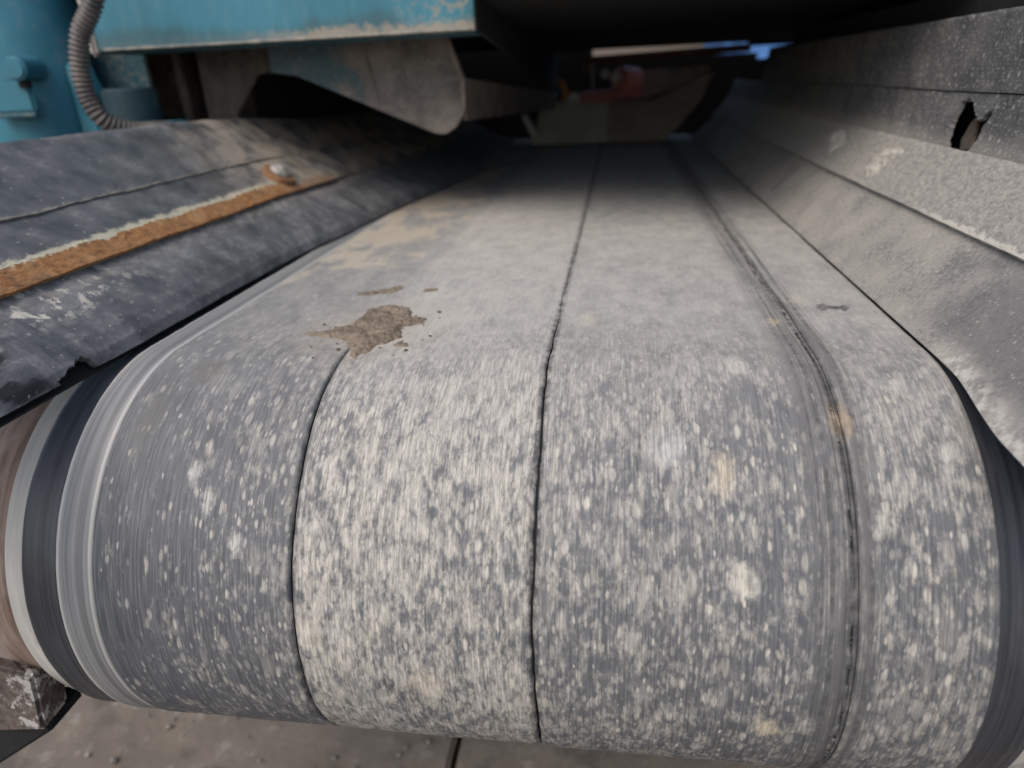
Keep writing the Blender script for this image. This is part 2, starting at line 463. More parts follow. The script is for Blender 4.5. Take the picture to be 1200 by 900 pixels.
def plate(name, pts, vec, mat, parent=None, bev=.002):
    """polygon (3D points) extruded by vec"""
    bm = bmesh.new()
    f = bm.faces.new([bm.verts.new(p) for p in pts])
    r = bmesh.ops.extrude_face_region(bm, geom=[f])
    bmesh.ops.translate(bm, vec=vec, verts=[g for g in r['geom'] if isinstance(g, bmesh.types.BMVert)])
    bmesh.ops.recalc_face_normals(bm, faces=bm.faces)
    if bev: bmesh.ops.bevel(bm, geom=bm.edges[:], offset=bev, segments=2, affect='EDGES')
    me = bpy.data.meshes.new(name); bm.to_mesh(me); bm.free()
    return link(name, me, mat, parent)
def cyl(name, a, b, r, mat, parent=None, seg=32, r2=None, bev=0.0, smooth=True):
    a, b = Vector(a), Vector(b)
    d = b - a
    bm = bmesh.new()
    bmesh.ops.create_cone(bm, cap_ends=True, segments=seg, radius1=r, radius2=r if r2 is None else r2, depth=d.length)
    if bev:
        bmesh.ops.bevel(bm, geom=[e for e in bm.edges if any(len(f.verts) > 4 for f in e.link_faces)], offset=bev, segments=3, affect='EDGES')
    bmesh.ops.transform(bm, matrix=Matrix.Translation((a + b) / 2) @ d.to_track_quat('Z', 'Y').to_matrix().to_4x4(), verts=bm.verts)
    me = bpy.data.meshes.new(name); bm.to_mesh(me); bm.free()
    o = link(name, me, mat, parent, smooth)
    if smooth:
        o.modifiers.new('split', 'EDGE_SPLIT').split_angle = math.radians(40)
    return o
def tube(name, pts, rad, mat, parent=None, seg=20, sub=40):
    """smooth tube through points; rad is a function of length along it"""
    P = [Vector(p) for p in pts]
    P = [P[0] * 2 - P[1]] + P + [P[-1] * 2 - P[-2]]
    path = []
    for i in range(1, len(P) - 2):
        for k in range(sub):
            t = k / sub
            a, b, c, d = P[i - 1], P[i], P[i + 1], P[i + 2]
            path.append(.5 * ((2 * b) + (c - a) * t + (2 * a - 5 * b + 4 * c - d) * t * t + (3 * b - a - 3 * c + d) * t ** 3))
    L = [0]
    for a, b in zip(path, path[1:]): L.append(L[-1] + (b - a).length)
    rows = []
    prev = Vector((0, 1, 0))
    for i, p in enumerate(path):
        tan = (path[min(i + 1, len(path) - 1)] - path[max(i - 1, 0)]).normalized()
        s = tan.cross(prev).normalized(); q = s.cross(tan).normalized(); prev = q
        r = rad(L[i])
        rows.append([p + (s * math.cos(2 * math.pi * j / seg) + q * math.sin(2 * math.pi * j / seg)) * r for j in range(seg + 1)])
    me = grid_mesh(name, len(rows), seg + 1, lambda i, j: rows[i][j], lambda i, j: (L[i], j / seg))
    return link(name, me, mat, parent, True)
def fbm(x, y, z=0.0, o=4):
    return noise.fractal(Vector((x, y, z)), .9, 2.0, o)

# ------------------------------------------------------------------ ground
def ground():
    t = NT('concrete_yard')
    o = t.ob()
    n = t.noise(o, 3.2, 6, .65); n2 = t.noise(o, 26, 5, .7); n3 = t.noise(o, 9, 4, .6)
    col = t.mix(t.lin(n, .34, .66), (.125, .104, .085), (.22, .188, .155))
    col = t.mix(t.ma('MULTIPLY', t.ss(n3, .56, .66), .55), col, (.065, .058, .052))
    col = t.mix(t.ma('MULTIPLY', t.ss(n2, .55, .68), .5), col, (.33, .30, .26))
    m = t.done(col, .9, t.ma('ADD', n2, n), .6, .006)
    root = bpy.data.objects.new('ground', None); COL.objects.link(root); root['kind'] = 'structure'
    z = -.80
    me = bpy.data.meshes.new('earth')
    me.from_pydata([(-900, -900, z - .05), (900, -900, z - .05), (900, 900, z - .05), (-900, 900, z - .05)], [], [(0, 1, 2, 3)])
    link('earth', me, m, root)
    xs = [-4.43, -1.43, -.155, 1.27, 4.35]; ys = [-3.0, -.6, 1.9, 4.4]
    for i in range(4):
        for j in range(3):
            box('concrete_slab', (xs[i] + .006, ys[j] + .006, z - .12), (xs[i + 1] - .006, ys[j + 1] - .006, z + .004 * ((i * 2 + j) % 3)), m, root, .006)
ground()
def pebbles():
    rp = random.Random(11); bm = bmesh.new()
    for k in range(420):
        q = rp.choice((.003, .004, .005, .006, .008)) * rp.uniform(.7, 1.2)
        x, y = rp.uniform(-1.2, .5), rp.uniform(-.45, .9)
        r_ = bmesh.ops.create_icosphere(bm, subdivisions=1, radius=q)
        for v in r_['verts']:
            v.co = Vector((v.co.x * 1.2, v.co.y, v.co.z * .7)) * (.8 + .5 * noise.noise(v.co / q * 1.3 + Vector((k, 0, 0)))) + Vector((x, y, -.797 + q * .3))
    me = bpy.data.meshes.new('gravel'); bm.to_mesh(me); bm.free()
    o = link('gravel', me, mat_mud('gravel_stone', (.10, .09, .08), (.30, .275, .24)))
    o['kind'] = 'stuff'; tag(o, 'loose grit scattered on the concrete below the pulley', 'gravel')
pebbles()

# ------------------------------------------------------------------ conveyor belt
R = .2105
def bpos(u, s, h=0.0):
    if s >= 0: return Vector((u, s, h))
    a = -s / R
    if a <= math.pi: return Vector((u, -(R + h) * math.sin(a), -R + (R + h) * math.cos(a)))
    return Vector((u, -s - math.pi * R, -2 * R - h))
svals = []
s_ = 2.45
while s_ > .9: svals.append(s_); s_ -= .03
while s_ > -.56: svals.append(s_); s_ -= .0045
while s_ > -1.9: svals.append(s_); s_ -= .03
def c1(s):   # long wandering split
    w = .0025 * noise.noise(Vector((s * 9, 3.3, 0))) + .0012 * noise.noise(Vector((s * 38, 1.3, 0))) + .0006 * noise.noise(Vector((s * 110, 7.3, 0)))
    return .0385 + w + (.003 if s > .3 else 0) * min(1, (s - .3) * 3)
def c2(s):   # cleaner split that starts below the mud patch
    return -.1655 + .003 * noise.noise(Vector((s * 7, 9.1, 0))) + .0006 * noise.noise(Vector((s * 70, 2.2, 0)))
def cg(s):
    return .280 + .004 * noise.noise(Vector((s * 5, 4.4, 0)))
def sm(x, a, b):
    t = max(0, min(1, (x - a) / (b - a))); return t * t * (3 - 2 * t)
g1 = lambda s: (.0003 + .0004 * sm(s, .05, -.1)) + .0004 * max(0, noise.noise(Vector((s * 45, 5.5, 0))) + .25)
g2 = lambda s: .0009 * sm(s, .06, -.03)
gg = lambda s: .0022
one = lambda s: 1.0
belt = thing('conveyor_belt', 'worn grey rubber conveyor belt with pale dust flecks running over the end pulley', 'conveyor belt', loc=(0, 0, 0))
def strip(name, L, Rr, gl, gr, dl, dr, n, mat, h0=0.0, edge=.004):
    """one lengthwise strip; L,Rr edge functions; gl,gr half gaps; dl,dr edge drop factors"""
    prof = [(0, -edge), (.0007, -.0014), (.0024, -.0003), (.0055, 0)]
    cols = len(prof) * 2 + n
    def P(i, j):
        s = svals[i]
        a, b = L(s) + max(0, gl(s)), Rr(s) - max(0, gr(s))
        if j < len(prof):
            u, h = a + prof[j][0], prof[j][1] * dl(s)
        elif j >= cols - len(prof):
            q = prof[cols - 1 - j]; u, h = b - q[0], q[1] * dr(s)
        else:
            t = (j - len(prof) + 1) / (n + 1)
            u, h = a + .0055 + t * (b - a - .011), 0
        h += h0 + .0007 * noise.noise(Vector((u * 30, s * 12, 2.0))) + .0004 * noise.noise(Vector((u * 140, s * 60, 2.0)))
        return bpos(u, s, h)
    def UV(i, j):
        s = svals[i]; a, b = L(s), Rr(s)
        if j < len(prof): u = a + prof[j][0]
        elif j >= cols - len(prof): u = b - prof[cols - 1 - j][0]
        else: u = a + .0055 + (j - len(prof) + 1) / (n + 1) * (b - a - .011)
        return (u, s)
    return link(name, grid_mesh(name, len(svals), cols, P, UV), mat, belt, True)
kc = lambda v: (lambda s: v)
z0 = kc(0.0)
d2 = lambda s: sm(s, .07, -.02)
strip('belt_strip', kc(-.3510), c2, kc(.0004), g2, kc(.6), d2, 14, MB)
fl = lambda s: .30 + .70 * sm(s, .05, -.10)
strip('belt_strip', c2, c1, g2, g1, d2, fl, 16, MB)
strip('belt_strip', c1, lambda s: cg(s) - .006, g1, z0, fl, kc(.5), 18, MB)
strip('groove_strip', lambda s: cg(s) - .006, lambda s: cg(s) + .0035, z0, z0, z0, kc(.35), 3, MB, -.0022)
strip('belt_strip', lambda s: cg(s) + .0035, kc(.3800), z0, z0, kc(.7), kc(.6), 10, MB)
strip('edge_trim', kc(-.3870), kc(-.3510), z0, z0, kc(.7), kc(.7), 6, MEL, -.0006)
strip('edge_band', kc(-.4240), kc(-.3870), z0, z0, one, z0, 4, MED, -.0035)
strip('edge_band', kc(.3800), kc(.4200), z0, z0, z0, one, 4, MED, -.0035)
me = grid_mesh('carcass', len(svals), 2, lambda i, j: bpos((-.421, .417)[j], svals[i], -.0062), lambda i, j: ((-.421, .417)[j], svals[i]))
link('carcass', me, MCARC, belt, True)

# ------------------------------------------------------------------ end pulley
pul = thing('drum_pulley', 'dusty steel end pulley under the belt, rusty brown at its rim', 'pulley', loc=(0, 0, -R))
def ring(name, x0, x1, r0, r1, mat, seg=128):
    prof = [(x0, r0 - .05), (x0, r0), (x1, r1), (x1, r1 - .05)]
    me = grid_mesh(name, 4, seg + 1, lambda i, j: Vector((prof[i][0], -prof[i][1] * math.sin(2 * math.pi * j / seg), prof[i][1] * math.cos(2 * math.pi * j / seg))),
                   lambda i, j: (prof[i][0] + (0 if i in (1, 2) else .05), j / seg * 2 * math.pi * r0))
    o = link(name, me, mat, pul, True)
    o.modifiers.new('split', 'EDGE_SPLIT').split_angle = math.radians(40)
    return o
ring('shell', -.4455, .441, R - .010, R - .010, MDD)
ring('end_ring', -.56, -.4460, R - .022, R - .014, MDB)
ring('end_ring', .4415, .56, R - .014, R - .022, MDB)
cyl('shaft', (-.72, 0, 0), (.72, 0, 0), .04, MGREY, pul)

# ------------------------------------------------------------------ sloping skirts
def skirt_panel(name, parent, sec, y0, y1, ny, nx, mat, thick, off=None, amp=.0015, keep=None, ys=None, seed=0.0, uvflip=False):
    """sec: list of (x, z) from lower edge to upper edge; off(a, y) -> (dx, dz)"""
    L = [0]
    for p, q in zip(sec, sec[1:]): L.append(L[-1] + math.hypot(q[0] - p[0], q[1] - p[1]))
    T = L[-1]
    Y = ys or [y0 + (y1 - y0) * i / (ny - 1) for i in range(ny)]
    def at(d):
        for k in range(len(sec) - 1):
            if d <= L[k + 1] + 1e-9:
                t = (d - L[k]) / (L[k + 1] - L[k]); return (sec[k][0] + (sec[k + 1][0] - sec[k][0]) * t, sec[k][1] + (sec[k + 1][1] - sec[k][1]) * t)
        return sec[-1]
    sg = 1 if sec[0][0] > 0 else -1
    def P(i, j):
        d = T * j / (nx - 1); y = Y[i]
        x, z = at(d)
        w = amp * (fbm((x + z) * 14, y * 9, 3.1) + .4 * fbm((x + z) * 60, y * 50, 1.1))
        dx, dz = off(d / T, y) if off else (0, 0)
        return Vector((x - sg * w + dx, y, z + w + dz))
    me = grid_mesh(name, len(Y), nx, P, lambda i, j: (T * j / (nx - 1), Y[i]), (lambda i, j: keep(T * (j + .5) / (nx - 1), (Y[i] + Y[i + 1]) / 2)) if keep else None)
    o = link(name, me, mat, parent, True)
    m = o.modifiers.new('thickness', 'SOLIDIFY'); m.thickness = thick; m.offset = 1 if sg < 0 else -1
    m2 = o.modifiers.new('split', 'EDGE_SPLIT'); m2.split_angle = math.radians(50)
    return o
def inpoly(x, y, poly):
    c = False
    for (x0, y0), (x1, y1) in zip(poly, poly[1:] + poly[:1]):
        if (y0 > y) != (y1 > y) and x < (x1 - x0) * (y - y0) / (y1 - y0) + x0: c = not c
    return c
def ygrid(segs):
    out = []
    for a, b, st in segs:
        n = max(1, round((b - a) / st)); out += [a + (b - a) * k / n for k in range(n)]
    return out + [segs[-1][1]]

LS = thing('rubber_skirt', 'dark rubber side skirt with an orange rust strip, on the teal machine side', 'conveyor skirt', loc=(0, 0, 0))
def loff(a, y):     # the flap's foot leans in farther up the belt; the near end flares
    k = (1 - a)
    inx = .022 * sm(y, .35, .6) + .07 * sm(y, .55, 1.3)
    return (k * inx, k * .004 * sm(y, 0, -.2))
notch = [(-.004, -.125), (.004, -.122), (.0065, -.112), (.0115, -.105), (.0105, -.098), (.0145, -.092), (.0155, -.083), (.011, -.0775), (.004, -.074), (-.004, -.070)]
skirt_panel('lower_flap', LS, [(-.392, .004), (-.3965, .015), (-.409, .0285), (-.438, .0495), (-.470, .0685), (-.485, .079)], 0, 0, 0, 90, MLL, .007, loff, .0021,
            lambda d, y: not inpoly(d + .0018 * noise.noise(Vector((d * 130, y * 130, 0))), y + .0018 * noise.noise(Vector((d * 130, y * 130, 5))), notch),
            ygrid([(-.50, -.14, .012), (-.14, -.06, .0012), (-.06, .8, .012), (.8, 2.25, .05)]), 1.0)
skirt_panel('notch_shade_strip', LS, [(-.3985, -.0005), (-.440, .030)], 0, 0, 0, 6, MDARK, .004, None, .0, None, ygrid([(-.30, .30, .03)]), 1.0)  # added black strip so the flap notch reads as a shaded gap
def loff2(a, y):
    return (.012 * sm(y, .45, .75) + .03 * sm(y, .8, 1.4), -.010 * sm(y, .55, 1.1))
skirt_panel('middle_panel', LS, [(-.4715, .0760), (-.490, .0905), (-.520, .1075), (-.552, .1255)], 0, 0, 0, 26, MLM, .006, loff2, .0021, None,
            ygrid([(-.50, .9, .012), (.9, 2.25, .05)]), 4.0)
skirt_panel('top_panel', LS, [(-.5480, .1262), (-.60, .1625), (-.641, .1935), (-.655, .196), (-.665, .180)], 0, 0, 0, 30, MLU, .006,
            lambda a, y: (loff2(a, y)[0], loff2(a, y)[1] - .012 * sm(y, .6, 1.2)), .0021, None, ygrid([(-.50, .9, .012), (.9, 2.25, .05)]), 8.0)
def rkeep(d, y):
    top = .026 + .007 * fbm(y * 22, 2.0) + .003 * fbm(y * 120, 5.0) + .004 * sm(y, .1, -.1) - .013 * sm(y, .52, .60) + .004 * sm(y, .62, .70) - .03 * sm(y, .70, .80)
    return d < top and d > -.001
skirt_panel('rust_strip', LS, [(-.4680, .0765), (-.4890, .0935), (-.5020, .1008), (-.5100, .1053)], 0, 0, 0, 34, MRU, .0045, loff2, .0021, rkeep,
            ygrid([(-.50, .80, .003)]), 4.0)
# bolt with washer
ln = Vector((.52, 0, .86)).normalized()
bp = Vector((-.4935, .578, .1035))
def dome_bolt(parent, p, n, r, mat, matw):
    cyl('washer', p - n * .008, p + n * .003, r * 1.35, matw, parent, 24, bev=.001)
    o = cyl('bolt_head', p, p + n * .016, r, mat, parent, 24, r * .62, bev=.005)
    return o
dome_bolt(LS, bp, ln, .0205, MZINC, MRUSTD)

RS = thing('rubber_skirt', 'dust caked side skirt with a torn hole, across the belt from the teal machine', 'conveyor skirt', loc=(0, 0, 0))
def roff(a, y):
    k = 1 - a
    return (-.010 * k * sm(y, -.04, -.16), -.010 * k * sm(y, -.03, -.2))
skirt_panel('lower_flap', RS, [(.3785, .0030), (.418, .040), (.4585, .0765)], 0, 0, 0, 34, MRF, .008, roff, .0010, None,
            ygrid([(-.60, .9, .010), (.9, 2.25, .05)]), 21.0)
skirt_panel('mud_panel', RS, [(.4500, .0785), (.477, .111), (.4995, .1415)], 0, 0, 0, 44, MRM, .006, None, .0010, None,
            ygrid([(-.35, .7, .004), (.7, 2.25, .03)]), 30.0)
hole0 = [(-.003, .305), (.004, .290), (.014, .287), (.024, .286), (.034, .283), (.041, .287), (.037, .296), (.030, .302), (.036, .312), (.047, .330), (.051, .343), (.046, .352), (.034, .352), (.022, .350), (.012, .347), (.006, .340), (-.003, .333)]
hole = [(a * 1.2 - .002, .318 + (b - .318) * 1.3) for a, b in hole0]
plate('torn_scrap', [(.5115, .303, .142), (.5085, .322, .138), (.5150, .338, .150), (.5200, .334, .168), (.5235, .326, .178), (.5195, .316, .160)], (.003, 0, -.001), mat_steel('torn_rubber', (.022, .018, .015), (.085, .066, .048), .85, 90), RS, 0)
def hkeep(d, y):
    return not inpoly(d + .003 * noise.noise(Vector((d * 150, y * 150, 0))), y + .003 * noise.noise(Vector((d * 150, y * 150, 9))), hole)
skirt_panel('band_panel', RS, [(.5005, .1405), (.521, .202)], 0, 0, 0, 40, MRB, .006, None, .0010, hkeep,
            ygrid([(-.35, .26, .010), (.26, .38, .0018), (.38, .9, .010), (.9, 2.25, .05)]), 40.0)
skirt_panel('upper_panel', RS, [(.5190, .2035), (.531, .289), (.545, .290)], 0, 0, 0, 26, MRT, .005, None, .0010, None,
            ygrid([(-.35, .9, .010), (.9, 1.7, .04)]), 50.0)
box('hole_dark_sheet', (.556, -.30, .06), (.562, 1.6, .27), MDARK, RS, 0)  # added black sheet, painted-in darkness behind the torn hole

# ------------------------------------------------------------------ mud lying on things
def splat(name, poly, surf, h, mat, label, cat, cell=.0013, rough=.0016, group=None, seed=0.0, parent=None, lum=1.0):
    """mound of mud inside polygon poly (a, b); surf(a, b, height) -> point"""
    a0, a1 = min(p[0] for p in poly) - .004, max(p[0] for p in poly) + .004
    b0, b1 = min(p[1] for p in poly) - .004, max(p[1] for p in poly) + .004
    na, nb = int((a1 - a0) / cell) + 2, int((b1 - b0) / cell) + 2
    def sd(a, b):
        a += .0045 * fbm(a * 130 + seed, b * 130, 1.0); b += .0045 * fbm(a * 130 + seed, b * 130, 7.0)
        d = 1e9
        for (x0, y0), (x1, y1) in zip(poly, poly[1:] + poly[:1]):
            ex, ey = x1 - x0, y1 - y0
            t = max(0, min(1, ((a - x0) * ex + (b - y0) * ey) / (ex * ex + ey * ey)))
            d = min(d, math.hypot(a - x0 - ex * t, b - y0 - ey * t))
        return d if inpoly(a, b, poly) else -d
    D = [[sd(a0 + cell * i, b0 + cell * j) for j in range(nb)] for i in range(na)]
    def P(i, j):
        a, b = a0 + cell * i, b0 + cell * j
        d = D[i][j]
        k = sm(d, -.0005, .008)
        hh = h * k * (.55 + .45 * fbm(a * 60 + seed, b * 60, 4.0) * lum) + rough * k * fbm(a * 260 + seed, b * 260, 2.0) + max(-.003, min(.0005, d * .6))
        return surf(a, b, hh)
    me = grid_mesh(name, na, nb, P, lambda i, j: (i * cell, j * cell), lambda i, j: max(D[i][j], D[i + 1][j], D[i][j + 1], D[i + 1][j + 1]) > -.002)
    o = link(name, me, mat, parent, True)
    if not parent: tag(o, label, cat, group)
    return o
def onbelt(a, b, h): return bpos(a, b, h + .0003)
splat('mud_patch', [(-.231, .035), (-.205, .048), (-.190, .062), (-.185, .090), (-.186, .120), (-.168, .135), (-.140, .128), (-.128, .095), (-.108, .088), (-.112, .072),
                    (-.128, .060), (-.122, .030), (-.128, .012), (-.138, .004), (-.146, -.020), (-.155, -.030), (-.160, -.006), (-.172, .012), (-.185, .024), (-.205, .026)],
      onbelt, .0065, MMUD, 'largest wet brown mud patch stuck on the belt at the pulley crest', 'mud', seed=1)
patch = bpy.data.objects['mud_patch']
rc = random.Random(3)
def crumb_mesh(k):
    bm = bmesh.new(); bmesh.ops.create_icosphere(bm, subdivisions=1, radius=1)
    for v in bm.verts: v.co *= .75 + .5 * noise.noise(v.co * 1.7 + Vector((k * 5, 0, 0)))
    me = bpy.data.meshes.new('crumb'); bm.to_mesh(me); bm.free(); me.materials.append(MMUD); return me
cms = [crumb_mesh(k) for k in range(5)]
for k in range(46):
    a = rc.uniform(0, 6.283); d = rc.uniform(.03, .095)
    u_, s2 = -.163 + d * math.cos(a) * .85, .055 + d * math.sin(a)
    c = bpy.data.objects.new('crumb', cms[k % 5]); COL.objects.link(c); c.parent = patch
    q = rc.choice((.0010, .0013, .0016, .0022, .0030))
    c.location = bpos(u_, s2, q * .3); c.scale = (q, q * 1.2, q * .7); c.rotation_euler = (0, 0, rc.uniform(0, 6))
splat('mud_patch', [(-.222, .178), (-.196, .184), (-.178, .190), (-.170, .210), (-.176, .222), (-.190, .212), (-.205, .196), (-.222, .190)],
      onbelt, .0030, MMUD, 'small thin brown mud streak just behind the largest mud patch', 'mud', seed=5)
splat('mud_patch', [(-.142, .196), (-.128, .200), (-.124, .208), (-.136, .212)], onbelt, .002, MMUD, 'tiny brown mud speck farther back, right of the thin mud streak', 'mud', seed=9)
splat('mud_patch', [(-.122, .004), (-.110, .002), (-.107, .012), (-.118, .016)], onbelt, .002, MMUD, 'tiny brown mud speck at the right foot of the largest mud patch', 'mud', seed=13)
splat('rubber_chip', [(.314, .132), (.322, .140), (.332, .134), (.344, .138), (.350, .130), (.342, .122), (.330, .126), (.318, .122)],
      onbelt, .0035, MCHIP, 'dark grey chip lying on the belt near the dust caked skirt', 'chip', seed=17)
def on_mud_panel(a, b, h):
    t = a / .0785
    w = .001 * fbm((.5285 + .1125 * t) * 14, b * 9, 3.1)
    return Vector((.4500 + .0495 * t - w - .78 * (h + .0006), b, .0785 + .0630 * t + w + .62 * (h + .0006)))
splat('mud_patch', [(.010, .478), (.022, .500), (.040, .508), (.056, .490), (.062, .462), (.058, .440), (.046, .452), (.036, .462), (.020, .464)],
      on_mud_panel, .009, MPALE, 'pale dried mud cake on the torn side skirt, below and behind the hole', 'mud', seed=25)
splat('mud_patch', [(.028, .72), (.050, .78), (.066, .76), (.060, .71), (.044, .69)], on_mud_panel, .005, MPALE, 'faint mud cake farther back on the torn side skirt', 'mud', seed=29, cell=.002)

# ------------------------------------------------------------------ pulley bracket, near left foot
BR = thing('pulley_bracket', 'rusty steel bracket block with a chamfered end below the pulley rim', 'bracket', loc=(-.50, -.16, -.34))
BR.location = (0, 0, 0)
def hull(name, pts, mat, parent, bev=.004):
    bm = bmesh.new()
    for p in pts: bm.verts.new(p)
    r_ = bmesh.ops.convex_hull(bm, input=bm.verts)
    bmesh.ops.dissolve_limit(bm, angle_limit=.05, verts=bm.verts, edges=bm.edges)
    bmesh.ops.bevel(bm, geom=bm.edges[:], offset=bev, segments=2, affect='EDGES')
    me = bpy.data.meshes.new(name); bm.to_mesh(me); bm.free()
    return link(name, me, mat, parent)
def mat_bracket():
    t = NT('chipped_bracket_paint'); o = t.ob(); s = t.sep(o)
    n = t.noise(o, 30, 6, .7); n2 = t.noise(o, 110, 5, .7)
    col = t.mix(t.lin(n2, .35, .65), (.045, .034, .030), (.15, .12, .10))
    pale = t.ss(t.ma('ADD', n, t.ma('MULTIPLY', t.ss(s[0], -.50, -.47), .06)), .54, .60)
    col = t.mix(t.ma('MULTIPLY', pale, .85), col, t.mix(n2, (.36, .34, .31), (.58, .56, .52)))
    col = t.mix(t.ss(n, .40, .34), col, (.10, .035, .022))
    return t.done(col, .75, n2, .7, .0015)
hull('block', [(-.447, -.205, -.262), (-.460, -.205, -.338), (-.456, -.165, -.288), (-.468, -.165, -.344), (-.56, -.190, -.258), (-.57, -.190, -.372),
               (-.50, -.13, -.30), (-.51, -.13, -.36), (-.57, -.13, -.27), (-.58, -.13, -.37)], mat_bracket(), BR)
plate('brace', [(-.60, -.19, -.36), (-.475, -.19, -.345), (-.470, -.19, -.356), (-.60, -.19, -.45)], (0, .05, 0), MDARK, BR, .003)

# ------------------------------------------------------------------ teal machine
PO = thing('teal_post', 'round teal painted steel post with a pin and latch, beside the corrugated hose', 'post', loc=(0, 0, 0))
cyl('post_tube', (-.985, .66, -.80), (-.985, .66, .75), .100, MTEAL, PO, 64)
cyl('pin', (-.918, .590, .292), (-.908, .525, .292), .020, MTEAL, PO, 20, bev=.004)
cyl('pin_shank', (-.911, .545, .262), (-.911, .545, .285), .010, MDARK, PO, 16)
box('latch_plate', (-.990, .545, .222), (-.906, .556, .272), MTEAL, PO, .004)
box('latch_lip', (-.985, .538, .215), (-.902, .548, .223), MTEALD, PO, .002)
plate('gusset', [(-.888, .62, .10), (-.845, .62, .10), (-.852, .62, .24), (-.870, .62, .30), (-.888, .62, .30)], (0, .05, 0), MTEAL, PO, .004)
plate('web_plate', [(-1.2, .735, .10), (-.805, .735, .10), (-.805, .735, .70), (-1.2, .735, .70)], (0, .012, 0), MTEALD, PO, .002)

BE = thing('teal_beam', 'long teal painted cross beam with a dusty lower edge, above the rubber skirt', 'beam', loc=(0, 0, 0))
def mat_beam():
    t = NT('teal_beam_paint'); o = t.ob(); s = t.sep(o)
    n = t.noise(t.vmul(o, (1, 1, .35)), 9, 5, .62); n2 = t.noise(o, 70, 5, .7); n3 = t.noise(t.vmul(o, (1, 1, .15)), 60, 4, .6)
    col = t.mix(t.lin(n, .3, .7), (.023, .132, .182), (.042, .195, .262))
    col = t.mix(t.ma('MULTIPLY', t.lin(n3, .52, .75), .15), col, (.20, .30, .32))
    band = t.ss(t.ma('ADD', s[2], t.lin(n2, .3, .7, -.009, .009)), .336, .322)
    grime = t.ma('MULTIPLY', t.ss(t.ma('ADD', s[2], t.lin(n, .3, .7, -.02, .02)), .350, .322), .6)
    col = t.mix(grime, col, (.035, .075, .085))
    band = t.ma('MULTIPLY', band, t.lin(s[0], -.55, -.40, .12, .95))
    chip = t.ma('MULTIPLY', t.ss(s[0], -.30, -.16), t.ss(n2, .52, .60))
    col = t.mix(t.ma('MAXIMUM', band, t.ma('MULTIPLY', chip, .7)), col, t.mix(n, (.20, .175, .14), (.34, .30, .24)))
    return t.done(col, t.lin(n2, .3, .7, .38, .6), n2, .15, .001)
box('beam_face', (-.815, .62, .3145), (-.134, .628, .75), mat_beam(), BE, .002)
box('beam_flange', (-.815, .6285, .3115), (-.134, .72, .3195), MTEALD, BE, .002)
MWELD = mat_steel('dusty_weld', (.10, .12, .12), (.30, .27, .22), .9, 40)
box('weld_bead', (-.826, .612, .308), (-.812, .632, .75), MPALE, BE, .005)
tube('weld_seam', [(-.80, .6195, .3170), (-.5, .619, .3165), (-.136, .6195, .3170)], lambda l: .0022 + .0018 * noise.noise(Vector((l * 40, 0, 0))) + .0008 * noise.noise(Vector((l * 170, 3, 0))), MWELD, BE, 10, 60)

hose = tube('corrugated_hose', [(-.694, .50, .43), (-.711, .50, .38), (-.748, .50, .335), (-.764, .50, .29), (-.766, .50, .245), (-.752, .505, .208), (-.725, .54, .186), (-.690, .60, .178), (-.69, .68, .12)],
            lambda l: .0140 + .0020 * math.sin(2 * math.pi * l / .0078), MHOSE, None, 20, 42)
tag(hose, 'grey corrugated hose hanging in front of the teal post', 'hose')

UN = thing('underframe', 'dusty brown underframe plate with bolts below the teal beam', 'frame', loc=(0, 0, 0))
plate('frame_plate', [(-.93, .86, .05), (-.668, .86, .05), (-.668, .86, .333), (-.93, .86, .333)], (0, .02, 0), MUNDER, UN, .003)
plate('rib', [(-.785, .80, .05), (-.765, .80, .05), (-.772, .80, .33), (-.792, .80, .33)], (0, .06, 0), MUNDER, UN, .003)
plate('rib', [(-.705, .82, .05), (-.668, .82, .05), (-.668, .82, .33), (-.705, .82, .33)], (0, .04, 0), MUNDER, UN, .003)
for x, z in ((-.815, .270), (-.735, .308), (-.745, .22)):
    cyl('bolt_head', (x, .862, z), (x, .842, z), .017, MBROWN, UN, 6, bev=.002, smooth=False)
cyl('pipe_stub', (-.80, .66, .16), (-.80, .66, .255), .048, MTEALDD, UN, 32, bev=.004)
box('pipe_foot', (-.80, .60, .186), (-.69, .66, .196), MTEAL, UN, .003)

CH = thing('hanger_plate', 'grey brown cheek plate with a chamfered tip hanging under the teal beam', 'plate', loc=(0, 0, 0))
ch = [(-.56, .33), (-.213, .33), (-.181, .24), (-.184, .190), (-.206, .160), (-.226, .148), (-.245, .149), (-.508, .262), (-.56, .270)]
plate('side_leg', [(-.72, .775, .05), (-.662, .775, .05), (-.655, .775, .20), (-.600, .775, .268), (-.545, .775, .275), (-.545, .775, .33), (-.72, .775, .33)], (0, .012, 0), MUNDER, CH, .002)
def mat_cheek():
    t = NT('cheek_steel'); o = t.ob(); s = t.sep(o)
    n = t.noise(o, 16, 6, .68); n2 = t.noise(o, 60, 5, .7)
    col = t.mix(t.lin(n, .34, .66), (.060, .050, .043), (.185, .160, .138))
    teal = t.ma('MULTIPLY', t.ss(t.ma('ADD', s[0], t.lin(n, .3, .7, -.07, .07)), -.36, -.44), t.lin(n2, .35, .6, .35, .9))
    col = t.mix(teal, col, (.030, .095, .115))
    col = t.mix(t.ma('MULTIPLY', t.ss(n2, .56, .66), .5), col, (.28, .24, .19))
    return t.done(col, .75, n2, .4, .001)
plate('cheek', [(x, .75, z) for x, z in ch], (0, .012, 0), mat_cheek(), CH, .0015)
cyl('weld_line', (-.375, .749, .33), (-.352, .749, .215), .0025, MBROWN, CH, 8)
plate('rim', [(-.220, .7485, .33), (-.212, .7485, .33), (-.180, .7485, .24), (-.183, .7485, .188), (-.190, .7485, .188), (-.190, .7485, .238)], (0, -.010, 0), MBROWN, CH, .001)
